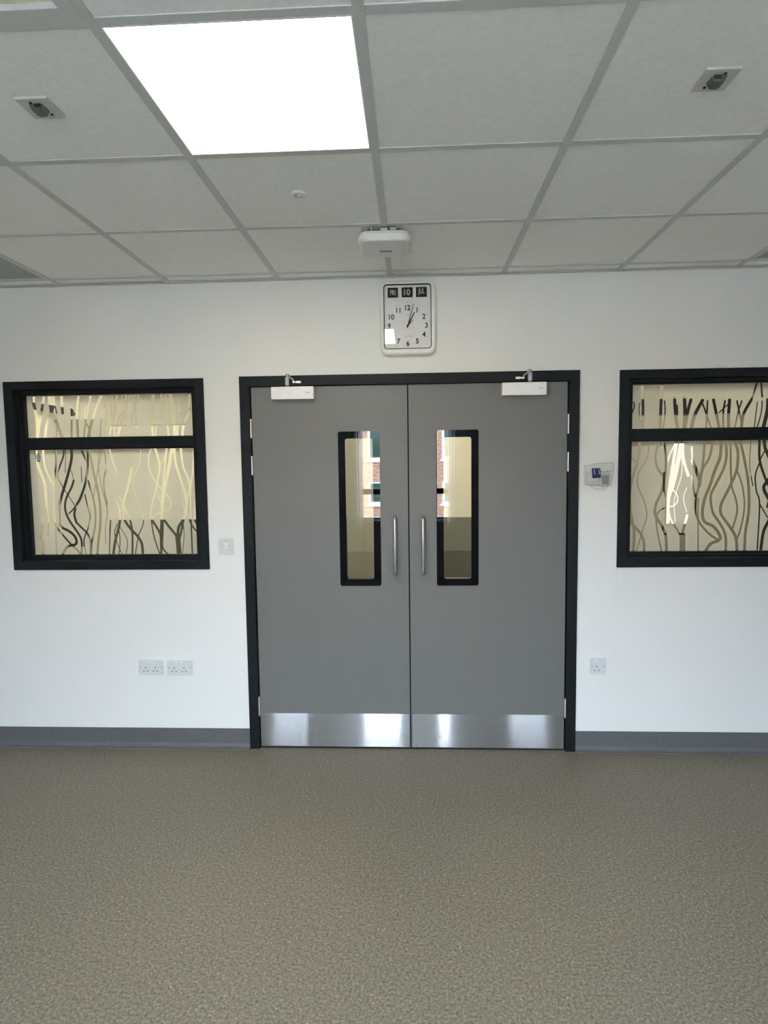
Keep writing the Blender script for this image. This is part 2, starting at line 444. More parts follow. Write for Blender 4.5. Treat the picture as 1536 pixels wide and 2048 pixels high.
STRANDS = {
    'LL': '''17.9:-1437,1731 -1428,1628 -1416,1589 -1394,1525 -1391,1462 -1388,1387
8.8:-1388,1387 -1384,1319 -1392,1226
11.9:-1393,1730 -1392,1656 -1382,1603 -1357,1539 -1337,1504
11.1:-1319,1729 -1319,1638 -1334,1567 -1343,1497 -1344,1426 -1347,1390
9.8:-1270,1728 -1276,1679 -1298,1627 -1314,1588 -1318,1560
4.7:-1318,1560 -1290,1503 -1263,1460 -1237,1417 -1222,1389
13.3:-1222,1382 -1230,1343 -1221,1300
10.9:-1221,1300 -1190,1267 -1159,1235 -1143,1188 -1148,1102
15.7:-1227,1728 -1228,1672 -1244,1609 -1270,1531 -1296,1461 -1314,1407
8.7:-1314,1407 -1315,1354 -1317,1290
14.1:-1317,1286 -1303,1268 -1268,1250 -1236,1221 -1225,1189 -1235,1171 -1261,1166 -1292,1146 -1316,1103
11.8:-1223,1539 -1239,1499 -1267,1450 -1281,1407 -1280,1361 -1261,1311 -1224,1253 -1200,1210 -1195,1167 -1203,1102
3.9:-1234,1601 -1228,1566 -1221,1539
10.3:-1351,1386 -1353,1326 -1336,1272 -1312,1236 -1261,1175 -1223,1138 -1192,1095
7.2:-1344,1379 -1343,1283 -1347,1175 -1346,1103
18.1:-1423,1283 -1431,1212 -1424,1176 -1430,1103
13.9:-1131,1698 -1139,1618 -1154,1530 -1188,1442 -1212,1403
7.8:-1212,1403 -1239,1371 -1262,1350
13.0:-1126,1726 -1107,1600 -1090,1512 -1077,1405 -1079,1299 -1096,1191 -1108,1102
10.0:-1139,1537 -1121,1466 -1107,1388 -1108,1299 -1123,1227 -1138,1174 -1144,1102
11.6:-1167,1706 -1147,1660 -1135,1628
4.6:-1066,1726 -1074,1617 -1067,1529 -1053,1458 -1038,1387 -1038,1334 -1052,1263 -1053,1173
4.6:-1048,1725 -1065,1652 -1083,1582 -1102,1494 -1112,1441
7.6:-1029,1725 -1031,1652 -1027,1609 -1040,1574 -1048,1529 -1045,1465 -1031,1394
7.0:-1162,1459 -1150,1395 -1139,1335 -1154,1263 -1174,1221 -1182,1174 -1170,1102
3.9:-1259,1728 -1266,1637 -1271,1584
7.7:-1019,1311 -1029,1209 -1036,1101
4.6:-1175,1618 -1176,1530
6.7:-1017,1369 -1020,1310
10.9:-1007,1731 -994,1661 -966,1583
14.3:-978,1416 -963,1369 -964,1310 -976,1259 -997,1192 -1014,1105
15.0:-882,1606 -906,1505 -934,1427 -944,1349 -932,1302 -902,1258 -864,1215 -842,1171 -839,1104
10.8:-965,1451 -943,1408 -915,1333 -902,1298 -895,1231 -901,1104
5.8:-821,1728 -838,1621 -868,1563 -877,1497 -858,1426 -833,1364 -826,1313 -836,1269 -860,1218 -885,1104
8.9:-758,1728 -782,1666 -779,1600 -754,1542 -728,1503 -698,1468 -668,1432 -661,1397 -678,1370 -718,1357 -755,1339 -776,1312
13.8:-746,1727 -725,1658 -720,1607 -735,1534 -754,1457 -777,1387 -786,1316
7.4:-782,1316 -768,1210 -737,1103
12.2:-673,1726 -687,1638 -703,1522 -715,1425 -722,1316 -729,1210 -731,1103
6.5:-685,1676 -711,1627
19.5:-642,1726 -669,1599 -697,1483 -712,1406 -720,1316
13.8:-708,1312 -678,1268 -644,1225 -634,1189
28.4:-631,1201 -629,1170 -627,1103
16.0:-630,1726 -628,1637 -604,1548 -579,1463 -575,1385 -593,1315 -623,1268 -631,1213
13.6:-595,1725 -585,1617 -553,1528 -551,1482 -569,1424 -575,1365
8.8:-518,1724 -529,1597 -547,1482 -550,1306 -550,1102
8.8:-576,1361 -562,1314 -540,1267 -498,1220
15.2:-515,1442 -524,1365 -526,1310 -508,1271
11.3:-594,1307 -608,1248 -622,1197
4.0:-595,1275 -595,1209 -610,1102
13.1:-776,1308 -735,1237 -729,1190
9.8:-713,1304 -718,1229 -723,1158 -704,1123 -677,1103
4.2:-966,1270 -932,1211 -926,1172 -941,1104
4.2:-993,1192 -957,1104
5.1:-981,1290 -999,1239 -989,1192
5.0:-974,1271 -969,1192 -980,1105
5.6:-598,1482 -594,1404 -587,1365
8.1:-738,1464 -724,1413''',
    'LU': '''17.7:-1429,2030 -1434,1990 -1426,1946 -1417,1885 -1421,1780
15.7:-1367,2029 -1384,1957 -1400,1885 -1423,1780
20.2:-1340,2028 -1332,1940 -1327,1916 -1305,1867 -1277,1778
15.6:-1313,2028 -1321,1956 -1335,1924 -1364,1860 -1379,1779
7.3:-1312,1976 -1302,1927 -1305,1867 -1310,1778
17.3:-1269,2027 -1267,1923
13.5:-1167,2025 -1182,1942 -1184,1869 -1185,1776
10.9:-1215,1954 -1215,1910 -1223,1777
9.0:-1105,2024 -1108,1980 -1135,1937 -1141,1901 -1134,1864 -1119,1836 -1114,1775
8.0:-1089,2024 -1112,1968 -1124,1912 -1139,1848 -1152,1776
15.1:-1035,2023 -1067,1956 -1087,1904 -1106,1852 -1127,1776
6.2:-1039,2023 -1021,1971 -1011,1919 -1018,1863 -1031,1774
6.2:-1014,2023 -1026,1959 -1039,1911 -1058,1775
7.9:-975,2022 -986,1918 -977,1854 -971,1773
12.3:-946,2021 -966,1918 -990,1838 -1008,1774
5.4:-1196,1922 -1203,1906 -1205,1938
6.1:-925,2025 -905,1973 -904,1953
14.8:-896,2025 -902,1937 -924,1873 -957,1781
7.8:-873,2024 -890,1969
6.1:-917,1925 -948,1882 -957,1834
5.2:-897,1925 -899,1873 -917,1841
15.6:-855,2024 -850,1952 -845,1880 -845,1832
6.9:-820,2023 -837,1968
4.3:-857,1936 -870,1881 -863,1852
14.6:-740,2022 -745,1966 -753,1911 -753,1863 -749,1778
11.1:-697,2021 -681,1957 -673,1909
8.5:-668,2021 -679,1957
6.8:-739,1958 -731,1890 -730,1830 -736,1778
11.8:-667,1861 -660,1777
21.1:-640,2020 -637,1929 -624,1849 -627,1777
14.3:-536,1915 -566,1860 -586,1776
8.4:-595,1968 -611,1776
8.4:-534,2018 -539,1947''',
    'RU': '''7.3:1913,1930 1916,1902 1897,1851
14.7:1955,2030 1963,1901 1963,1777
4.9:1946,1924 1944,1873 1960,1777
16.1:2061,2028 2058,1899 2057,1775
7.5:2077,1933 2081,1871 2072,1775
16.2:2129,1949 2137,1859 2151,1774
7.5:2144,1909 2148,1858
18.8:2182,1948 2187,1858 2184,1773
16.4:2216,1936 2198,1858 2187,1773
17.7:2277,1932 2240,1857 2220,1773
8.9:2274,1924 2295,1873 2331,1771
8.9:2304,1929 2303,1878 2301,1772
15.4:2335,1934 2351,1866 2373,1770
10.3:2396,1927 2389,1866 2392,1770
6.4:2426,1921 2367,1866
16.8:2420,1932 2417,1854 2420,1770
9.1:2459,1926 2472,1870 2495,1769
7.8:2484,1926 2467,1865 2450,1769
15.6:2533,1930 2495,1853 2486,1769
5.2:2566,1919 2553,1768
6.6:2591,1924 2588,1863 2566,1768
19.8:2621,1929 2620,1873 2599,1767
9.2:2560,2019 2536,1936
9.2:2582,2019 2590,1946
15.9:2648,2017 2641,1917 2668,1766
10.7:2691,2017 2674,1889 2690,1766
20.2:2724,2016 2739,1916 2723,1765
8.1:2773,2015 2763,1871 2789,1764
17.7:2811,2014 2837,1914 2822,1764
12.3:2866,2013 2855,1886 2893,1763''',
    'RL': '''14.7:1953,1737 1944,1629 1918,1532 1902,1446 1904,1359 1920,1272 1930,1214 1926,1091
13.6:1906,1278 1958,1220 1982,1167 1986,1091
4.9:1898,1647 1927,1606
5.5:1992,1737 1997,1657 1978,1600 1946,1543 1944,1474 1977,1399 1996,1312 1975,1231 1938,1091
11.1:2057,1736 2036,1645 2046,1576 2081,1524
14.9:2084,1542 2077,1456 2045,1375 2041,1318 2070,1265 2100,1201 2108,1090
9.9:2071,1735 2089,1656 2092,1559 2085,1473 2095,1415
8.7:2102,1357 2063,1335 2047,1294 2057,1213 2086,1090
8.7:2141,1706 2112,1644 2099,1599
17.4:2149,1734 2130,1587 2116,1472 2105,1357
23.7:2177,1734 2153,1586 2133,1484 2109,1404 2107,1271
16.3:2177,1734 2185,1620 2213,1529
7.5:2128,1461 2157,1420 2158,1386 2136,1363 2108,1357
5.0:2156,1672 2177,1615 2176,1529 2156,1455 2141,1386 2149,1276
5.0:2206,1460 2191,1403 2210,1328
10.1:2114,1334 2126,1288 2162,1230 2191,1183
30.4:2191,1200 2193,1090
15.1:2213,1310 2190,1212
10.1:2228,1682 2233,1608
19.0:2233,1608 2272,1511 2273,1471
11.5:2273,1476 2258,1396 2261,1321 2285,1263 2337,1205 2389,1170
12.7:2296,1732 2291,1613 2278,1511
12.7:2341,1731 2324,1630 2288,1556 2276,1471
16.6:2382,1731 2380,1629 2354,1555 2329,1470 2303,1396 2294,1327 2307,1275 2358,1246 2393,1193 2383,1170 2344,1153 2320,1118
14.0:2402,1731 2413,1640 2399,1561 2357,1470 2336,1413 2350,1326 2391,1263 2422,1193 2425,1089
10.4:2432,1730 2437,1583 2446,1469 2471,1394 2479,1325 2459,1239
15.4:2438,1730 2470,1667 2473,1582 2461,1526 2425,1441 2394,1372 2395,1315 2448,1239 2478,1181 2487,1088
14.4:2479,1729 2515,1582 2535,1468 2540,1325 2527,1210 2526,1088
9.1:2471,1554 2502,1468 2517,1354 2499,1227 2478,1169
5.2:2540,1729 2537,1582 2558,1468
13.2:2584,1728 2589,1609 2623,1507 2653,1438 2639,1353
7.9:2592,1604 2569,1524 2578,1439 2597,1364 2593,1088
6.6:2597,1370 2642,1295
17.2:2609,1728 2614,1677 2641,1614 2666,1523
6.6:2612,1654 2591,1609
17.2:2666,1535 2634,1495 2616,1456 2640,1404 2673,1352
15.9:2663,1306 2643,1266 2622,1209 2610,1088
10.1:2233,1523 2240,1471 2252,1414
7.6:2270,1402 2273,1269 2278,1089
14.7:2692,1726 2675,1580 2714,1437 2697,1295 2733,1087
9.4:2736,1726 2763,1579 2736,1437 2769,1294 2755,1087
23.0:2791,1725 2780,1579 2820,1408 2799,1236 2817,1086
6.8:2823,1724 2851,1578 2831,1408 2866,1236
16.5:2889,1724 2875,1549 2915,1378 2882,1236 2905,1086''',
}
CORR_X = (-2.5, -1.1, 0.7, 2.6)
CURT = ((-1.326, -.82, 'drawn across the left window'), (-.10, .03, 'bunched at the left side of the middle window'), (1.19, 1.31, 'bunched at the right side of the middle window'), (2.07, 2.56, 'drawn across the right window'))
BWX = -0.07
BWZ = (.25, 1.74)

# ---------------------------------------------------------------- room shell
DX0, DX1, DZ = -0.228, 1.604, 2.096                      # outer edges of the door frame
WINS = ((-1.557, -0.429, 1.036, 2.092), (1.815, 2.943, 1.036, 2.092))
WT = 0.16                                                # wall thickness
def wall_cells(x0, x1, z0, z1, holes, y0, y1):
    """boxes that fill a wall around rectangular openings, in columns"""
    xs = sorted({x0, x1, *[h[0] for h in holes], *[h[1] for h in holes]})
    out = []
    for a, b in zip(xs, xs[1:]):
        hs = sorted([(h[2], h[3]) for h in holes if h[0] <= a + 1e-6 and h[1] >= b - 1e-6])
        z = z0
        for h0, h1 in hs:
            if h0 > z + 1e-6: out.append((a, b, y0, y1, z, h0))
            z = h1
        if z < z1 - 1e-6: out.append((a, b, y0, y1, z, z1))
    return out
o = boxes('wall_back', wall_cells(XL - .2, XR + .2, 0, H + .3, [(DX0 + .05, DX1 - .05, 0, DZ - .05)] + [(w[0] + .045, w[1] - .045, w[2] + .045, w[3] - .045) for w in WINS], 0, WT), 'wall')
tag(o, 'white painted wall holding the double door and two internal windows', kind='structure')
o = boxes('wall_left', [(XL - .2, XL, REAR - .3, 0, 0, H + .3)], 'wall'); tag(o, 'white side wall on the left', kind='structure')
o = boxes('wall_right', [(XR, XR + .2, REAR - .3, 0, 0, H + .3)], 'wall'); tag(o, 'white side wall on the right', kind='structure')
RW = [(-1.34, -.80, .82, 2.40), (-.05, .545, .82, 2.40), (1.03, 1.275, .82, 2.40), (2.05, 2.58, .82, 2.40)]  # pier between the two middle windows is added to darken the kick plate reflections
o = boxes('wall_front', wall_cells(XL, XR, 0, H + .3, RW, REAR - .3, REAR), 'backshade')
tag(o, 'window wall on the far side of the room, with an added pier between its middle windows', kind='structure')
o = boxes('floor', [(XL - .2, XR + .2, REAR - .3, 2.2, -.1, 0)], 'floor'); tag(o, 'speckled grey-beige vinyl floor', kind='structure')

# thin wall sheet below 1.33 m, with its upper edge catching the light
CL = 1.333
o = boxes('trim_1', wall_cells(XL, XR, .10, CL, [(DX0, DX1, 0, DZ)] + [(w[0], w[1], w[2], w[3]) for w in WINS], -.003, -.0002), 'cladding', bevel=.001)
tag(o, 'smooth white protective sheet over the lower wall', kind='structure')

# coved skirting, one run on each side of the door
def skirting(name, x0, x1, label):
    bm = bmesh.new()
    prof = [(-.0002, .114), (-.0045, .114), (-.0045, .030)]
    for i in range(1, 9):
        t = math.radians(90 * i / 8)
        prof.append((-.0045 - .026 * (1 - math.cos(t)), .030 - .026 * math.sin(t) + .0))
    prof += [(-.033, .0015), (-.033, 0.0002), (-.0002, 0.0002)]
    a = [bm.verts.new((x0, y, z)) for y, z in prof]; b = [bm.verts.new((x1, y, z)) for y, z in prof]
    bm.faces.new(a); bm.faces.new(b[::-1])
    for i in range(len(prof)):
        j = (i + 1) % len(prof); bm.faces.new((a[j], a[i], b[i], b[j]))
    tag(make(name, bm, 'skirt'), label, kind='structure')
skirting('baseboard_back', XL, DX0, 'blue-grey coved skirting left of the door')
skirting('baseboard_back', DX1, XR, 'blue-grey coved skirting right of the door')

# ---------------------------------------------------------------- suspended ceiling: 600 mm lay-in tiles on exposed bars
GC0, GC1 = -6, 9          # column bars at x = 0.6 c
ROW0 = -.11               # first cross bar
o = boxes('ceiling', [(XL - .2, XR + .2, REAR - .3, 2.2, H + .12, H + .32)], 'tile'); tag(o, 'ceiling slab above the suspended tiles', kind='structure')
LIGHTS_LIT = [(0, 2)]     # tile (column, row) of the lit panel in view
OPEN = {(0, 2): 'lit', (-1, 3): 'grille', (-3, 0): 'unlit', (4, 0): 'unlit', (0, 6): 'rear', (6, 6): 'rear', (-5, 6): 'rear'}
bm = bmesh.new()
bw = .013
tiles = []
rows = [(0.0, ROW0)] + [(ROW0 - .6 * r, max(ROW0 - .6 * (r + 1), REAR)) for r in range(0, 9)]
for ri, (ya, yb) in enumerate(rows):
    for c in range(GC0, GC1):
        xa, xb = .6 * c, .6 * (c + 1)
        if xb <= XL or xa >= XR: continue
        xa, xb = max(xa, XL), min(xb, XR)
        if (c, ri - 1) in OPEN: continue
        box(bm, xa + .004, xb - .004, yb + .004, ya - .004, H + .003, H + .018)
tile_obj = make('ceiling', bm, 'tile', bevel=.0012)
tag(tile_obj, 'grid ceiling of white lay-in tiles', kind='structure')
bm = bmesh.new()
for c in range(GC0, GC1 + 1):
    x = .6 * c
    if XL < x < XR:
        box(bm, x - bw, x + bw, REAR, 0, H - .001, H + .0025)
        box(bm, x - .002, x + .002, REAR, 0, H + .0025, H + .04)
for r in range(0, 9):
    y = ROW0 - .6 * r
    if y > REAR: 
        for c in range(GC0, GC1):
            xa, xb = max(.6 * c, XL) + bw, min(.6 * (c + 1), XR) - bw
            if xa < xb:
                box(bm, xa, xb, y - bw, y + bw, H - .0005, H + .0025)
                box(bm, xa, xb, y - .002, y + .002, H + .0025, H + .035)
make('ceiling_grid', bm, 'grid', tile_obj)
bm = bmesh.new()
box(bm, XL, XR, -.022, 0, H - .004, H - .001); box(bm, XL, XR, -.0025, 0, H - .004, H + .02)
tag(make('trim_2', bm, 'trim'), 'thin metal wall angle where the ceiling meets the back wall', kind='structure')

def panel_light(c, r, mat, label, name='ceiling_panel_light', cat='ceiling light', group=None):
    x0, x1 = .6 * c + bw, .6 * (c + 1) - bw
    y1 = ROW0 - .6 * r - bw; y0 = y1 - .6 + 2 * bw
    t = empty(name, ((x0 + x1) / 2, (y0 + y1) / 2, H))
    bm = bmesh.new()
    w = .005
    for b in ((x0, x1, y0, y0 + w), (x0, x1, y1 - w, y1), (x0, x0 + w, y0 + w, y1 - w), (x1 - w, x1, y0 + w, y1 - w)):
        box(bm, *b, H - .001, H + .012)
    make('bezel', bm, 'white', t)
    boxes('diffuser', [(x0 + w, x1 - w, y0 + w, y1 - w, H + .004, H + .008)], mat, t)
    boxes('housing', [(x0, x1, y0, y1, H + .0125, H + .07)], 'white', t)
    tag(t, label, cat, group)
    return t
panel_light(0, 2, 'lit', 'bright square ceiling light panel glowing white, left of centre')
for i, (c, r) in enumerate([k for k, v in OPEN.items() if v == 'rear']):
    panel_light(c, r, 'litrear', 'lit square ceiling panel behind the viewpoint, %s of three' % ('middle', 'rightmost', 'leftmost')[i], group='ceiling panels behind the viewpoint')
M['unlit'] = pm('unlit_diffuser', (0.33, 0.34, 0.31), 0.4, 0.4)
panel_light(-3, 0, 'unlit', 'dull unlit ceiling panel cut off by the left edge', 'recessed_ceiling_panel', 'ceiling panel')
panel_light(4, 0, 'unlit', 'dull unlit ceiling panel cut off by the right edge', 'recessed_ceiling_panel', 'ceiling panel')
# vent in the top left corner
t = empty('ceiling_vent', (-.3, -2.21, H)); tag(t, 'square ceiling vent with cream face in the top left corner', 'vent')
bm = bmesh.new()
x0, x1, y0, y1 = -.6 + bw, -bw, -2.51 + bw, -1.91 - bw
for b in ((x0, x1, y0, y0 + .035), (x0, x1, y1 - .035, y1), (x0, x0 + .035, y0 + .035, y1 - .035), (x1 - .035, x1, y0 + .035, y1 - .035)):
    box(bm, *b, H - .002, H + .012)
make('frame', bm, 'grid', t)
boxes('face_panel', [(x0 + .035, x1 - .035, y0 + .035, y1 - .035, H + .012, H + .02)], pm('vent_cream', (0.72, 0.71, 0.55), .5, .3), t)
boxes('slot', [(x0 + .06, x1 - .085, y0 + .3, y1 - .075, H + .004, H + .0118)], 'slot', t)

# ---------------------------------------------------------------- double door
t = empty('trim_3', (DX0, 0, 0)); tag(t, 'dark grey painted frame around the double door', kind='structure')
FW = .055
bm = bmesh.new()
box(bm, DX0, DX0 + FW, -.016, WT + .016, 0, DZ - FW); box(bm, DX1 - FW, DX1, -.016, WT + .016, 0, DZ - FW)
box(bm, DX0, DX1, -.016, WT + .016, DZ - FW, DZ)
make('jambs', bm, 'frame', t, bevel=.0015)
bm = bmesh.new()
for a, b in ((DX0 + FW, DX0 + FW + .018), (DX1 - FW - .018, DX1 - FW)): box(bm, a, b, .052, .085, 0, DZ - FW - .018)
box(bm, DX0 + FW, DX1 - FW, .052, .085, DZ - FW - .018, DZ - FW)
make('door_stop', bm, 'black', t)

LY0, LY1 = .004, .048                       # leaf front and back
PZ0, PZ1 = .937, 1.791
def leaf(name, x0, x1, vx0, vx1, hx, hinge_x, label):
    t = empty(name, (hinge_x, LY0, 0)); tag(t, label, kind='structure')
    z0, z1 = .007, DZ - FW - .003
    outer = rect(x0, x1, z0, z1)
    bm = bmesh.new()
    i = .012
    for b in wall_cells(x0, x1, z0, z1, [(vx0 + i, vx1 - i, PZ0 + i, PZ1 - i)], LY0, LY1): box(bm, *b)
    bmesh.ops.remove_doubles(bm, verts=bm.verts, dist=1e-5)
    make('leaf_panel', bm, 'leaf', t)
    # glass with a black border printed round it
    bm = bmesh.new()
    g = .0385
    ring(bm, rr(vx0, vx1, PZ0, PZ1, .012), rr(vx0 + g, vx1 - g, PZ0 + g, PZ1 - g, .012), LY0 - .004, LY1 - .01)
    make('vision_border', bm, 'border', t)
    bm = bmesh.new()
    prism(bm, rr(vx0 + g + .0005, vx1 - g - .0005, PZ0 + g + .0005, PZ1 - g - .0005, .0115), LY0 - .0038, LY0 + .002)
    make('vision_glass', bm, 'glass', t)
    # pull handle
    bm = bmesh.new()
    zb, zt, yo, r = 1.012, 1.318, -.058, .0095
    pts = [(hx, LY0, zb)]
    for k in range(0, 7):
        a = math.radians(90 * k / 6); R_ = .02
        pts.append((hx, yo + R_ - R_ * math.sin(a), zb + R_ - R_ * math.cos(a)))
    for k in range(0, 7):
        a = math.radians(90 * k / 6)
        pts.append((hx, yo + R_ - R_ * math.cos(a), zt - R_ + R_ * math.sin(a)))
    pts.append((hx, LY0, zt))
    tube(bm, pts, r, 16)
    h = make('pull_handle', bm, 'steel', t, smooth=True)
    # kick plate
    ka, kb = x0 + .008, x1 - .004
    bm = bmesh.new(); prism(bm, rr(ka, kb, .010, .203, .006, 4), LY0 - .0025, LY0 - .0003)
    kp = make('kick_plate', bm, 'brushed', t)
    uv = kp.data.uv_layers.new(name='UVMap')
    for lp in kp.data.loops:
        co = kp.data.vertices[lp.vertex_index].co; uv.data[lp.index].uv = (co.x, co.z)
    for sx in (ka + .022, (ka + kb) / 2, kb - .022):
        for sz in (.024, .190):
            bm = bmesh.new(); cyl(bm, (sx, LY0 - .0036, sz), (sx, LY0 - .0024, sz), .0032, 12); make('screw', bm, 'screw', kp).location = (0, 0, 0)
    for za, zb2 in ((.192, .301), (1.560, 1.664), (1.762, 1.866)):
        bm = bmesh.new(); cyl(bm, (hinge_x, LY0 - .011, za), (hinge_x, LY0 - .011, zb2), .0062, 14)
        box(bm, hinge_x - .005, hinge_x + .005, LY0 - .008, LY0 + .002, za + .001, zb2 - .001)
        make('hinge', bm, 'hinge', t)
    return t
LX0, LX1 = DX0 + FW + .005, .6858
RX0, RX1 = .6922, DX1 - FW - .005
leaf('door_1', LX0, LX1, .3055, .5335, .613, DX0 + FW, 'left grey door leaf with vision panel, handle on its right edge')
leaf('door_2', RX0, RX1, .8415, 1.070, .765, DX1 - FW, 'right grey door leaf with vision panel, handle on its left edge')
o = boxes('trim_4', [(LX1 - .001, RX0 + .001, .03, .046, .01, DZ - FW - .004)], 'black'); tag(o, 'dark strip in the gap between the two door leaves', kind='structure')  # black strip set in the gap, darkening the line between the leaves
o = boxes('trim_5', [(DX0 + FW, DX1 - FW, .0, WT, 0.0002, .0045)], 'rubber'); tag(o, 'dark threshold strip under the double door', kind='structure')

# door closers
def closer(x0, x1, sx, dirn, label):
    t = empty('door_closer', ((x0 + x1) / 2, LY0, 1.965)); tag(t, label, 'door closer')
    boxes('cover', [(x0, x1, -.042, LY0 - .0003, 1.966, 2.034)], 'closer', t, bevel=.003)
    bm = bmesh.new(); box(bm, x0 + .192, x0 + .212, -.0424, -.0418, 1.999, 2.002); make('maker_mark', bm, 'screw', t)
    bm = bmesh.new()
    box(bm, sx - .011, sx + .011, -.046, -.022, 2.040, 2.084)
    cyl(bm, (sx, -.034, 2.034), (sx, -.034, 2.041), .010, 16)
    cyl(bm, (sx, -.034, 2.084), (sx, -.034, 2.098), .010, 16)
    make('spindle', bm, 'arm', t, bevel=.002)
    bm = bmesh.new()
    cyl(bm, (sx, -.034, 2.094), (sx + dirn * .034, -.033, 2.066), .0055, 12)
    cyl(bm, (sx, -.034, 2.0975), (sx, -.034, 2.1015), .009, 16)
    make('arm', bm, 'arm', t)
    bm = bmesh.new()
    a, b = sorted((sx + dirn * .047, sx + dirn * .073))
    box(bm, a, b, -.036, -.0162, 2.052, 2.064)
    cyl(bm, (sx + dirn * .034, -.040, 2.058), (sx + dirn * .034, -.0162, 2.058), .0065, 14)
    a, b = sorted((sx + dirn * .034, sx + dirn * .05))
    box(bm, a, b, -.028, -.0162, 2.054, 2.062)
    make('bracket', bm, pm('bright_bracket', (.75, .74, .68), .3, .5, metal=.6), t, bevel=.001)
    return t
closer(-.048, .184, .042, 1, 'silver door closer at the top of the left door leaf')
closer(1.191, 1.424, 1.336, -1, 'silver door closer at the top of the right door leaf')

# ---------------------------------------------------------------- internal windows with patterned film
def parse(s):
    out = []
    for l in s.splitlines():
        w, p = l.split(':')
        out.append((float(w) / 1000, np.array([[float(a) / 1000 for a in q.split(',')] for q in p.split()])))
    return out

def catmull(P, n=7):
    if len(P) < 3: return P
    Q = np.vstack([2 * P[0] - P[1], P, 2 * P[-1] - P[-2]])
    out = []
    for i in range(1, len(Q) - 2):
        a, b, c, d = Q[i - 1], Q[i], Q[i + 1], Q[i + 2]
        for k in range(n):
            t = k / n
            out.append(.5 * (2 * b + (c - a) * t + (2 * a - 5 * b + 4 * c - d) * t * t + (3 * b - 3 * c + d - a) * t ** 3))
    out.append(P[-1])
    return np.array(out)

def film(name, x0, x1, z0, z1, y, strands, parent):
    st = .0032
    nx, nz = int((x1 - x0) / st) + 2, int((z1 - z0) / st) + 2
    X, Z = np.meshgrid(np.linspace(x0, x1, nx), np.linspace(z0, z1, nz))
    D = np.full(X.shape, .02)
    for w, P in strands:
        C = catmull(P)
        for a, b in zip(C, C[1:]):
            m = w + .012
            i0 = max(0, int((min(a[0], b[0]) - m - x0) / (x1 - x0) * (nx - 1))); i1 = min(nx, int((max(a[0], b[0]) + m - x0) / (x1 - x0) * (nx - 1)) + 2)
            j0 = max(0, int((min(a[1], b[1]) - m - z0) / (z1 - z0) * (nz - 1))); j1 = min(nz, int((max(a[1], b[1]) + m - z0) / (z1 - z0) * (nz - 1)) + 2)
            if i0 >= i1 or j0 >= j1: continue
            xs, zs = X[j0:j1, i0:i1], Z[j0:j1, i0:i1]
            d = b - a; L = max(d @ d, 1e-12)
            t = np.clip(((xs - a[0]) * d[0] + (zs - a[1]) * d[1]) / L, 0, 1)
            dist = np.hypot(xs - a[0] - t * d[0], zs - a[1] - t * d[1]) - w / 2
            D[j0:j1, i0:i1] = np.minimum(D[j0:j1, i0:i1], dist)
    co = np.stack([X.ravel(), np.full(X.size, y), Z.ravel()], 1)
    idx = np.arange(nx * nz).reshape(nz, nx)
    q = np.stack([idx[:-1, :-1].ravel(), idx[:-1, 1:].ravel(), idx[1:, 1:].ravel(), idx[1:, :-1].ravel()], 1)
    me = bpy.data.meshes.new(name)
    me.vertices.add(len(co)); me.vertices.foreach_set('co', co.ravel().astype(np.float32))
    me.loops.add(q.size); me.loops.foreach_set('vertex_index', q.ravel().astype(np.int32))
    me.polygons.add(len(q)); me.polygons.foreach_set('loop_start', (np.arange(len(q)) * 4).astype(np.int32))
    me.update(calc_edges=True)
    at = me.attributes.new('cut', 'FLOAT', 'POINT'); at.data.foreach_set('value', D.ravel().astype(np.float32))
    me.materials.append(M['film'])
    o = bpy.data.objects.new(name, me); COL.objects.link(o)
    o.parent = parent; o.location = -Vector(parent.location)
    return o

def internal_window(name, w, up, lo, label):
    x0, x1, z0, z1 = w
    t = empty(name, (x0, 0, z0)); tag(t, label, kind='structure')
    bm = bmesh.new()
    ring(bm, rect(x0, x1, z0, z1), rect(x0 + .050, x1 - .050, z0 + .050, z1 - .045), -.012, WT + .012)
    make('casing', bm, 'frame', t, bevel=.0015)
    bm = bmesh.new()
    ring(bm, rect(x0 + .050, x1 - .050, z0 + .050, z1 - .045), rect(x0 + .070, x1 - .070, z0 + .066, z1 - .062), .022, .095)
    ring(bm, rect(x0 + .070, x1 - .070, z0 + .066, z1 - .062), rect(x0 + .084, x1 - .084, z0 + .078, z1 - .071), .038, .090)
    make('sash', bm, 'frame', t, bevel=.001)
    bm = bmesh.new()
    box(bm, x0 + .070, x1 - .070, .024, .095, 1.724, 1.779)
    box(bm, x0 + .084, x1 - .084, .040, .090, 1.716, 1.724); box(bm, x0 + .084, x1 - .084, .040, .090, 1.779, 1.784)
    make('transom', bm, 'frame', t, bevel=.001)
    a, b = x0 + .084, x1 - .084
    for nm, zb, zt, st in (('lower', z0 + .078, 1.716, lo), ('upper', 1.784, z1 - .071, up)):
        g = boxes('glass_pane', [(a, b, .055, .061, zb, zt)], 'glass', t)
        f = film('patterned_film', a, b, zb, zt, .062, st, t)
    return t
wl = internal_window('window_1', WINS[0], parse(STRANDS['LU']), parse(STRANDS['LL']), 'left dark-framed internal window with winding strand pattern')
internal_window('window_2', WINS[1], parse(STRANDS['RU']), parse(STRANDS['RL']), 'right dark-framed internal window with winding strand pattern')
# small oval sticker on the left pane
bm = bmesh.new()
sx, sz = -1.418, 1.672
prism(bm, [(sx + .012 * math.cos(a), sz + .026 * math.sin(a)) for a in [2 * math.pi * k / 28 for k in range(28)]], .0540, .0547)
st = make('sticker', bm, 'sticker', wl); st['label'] = 'small blue oval sticker with pale bars'
boxes('sticker_bars', [(sx - .008, sx + .008, .0534, .0539, sz + dz, sz + dz + .006) for dz in (-.012, .0, .012)], 'white', st).location = (0, 0, 0)

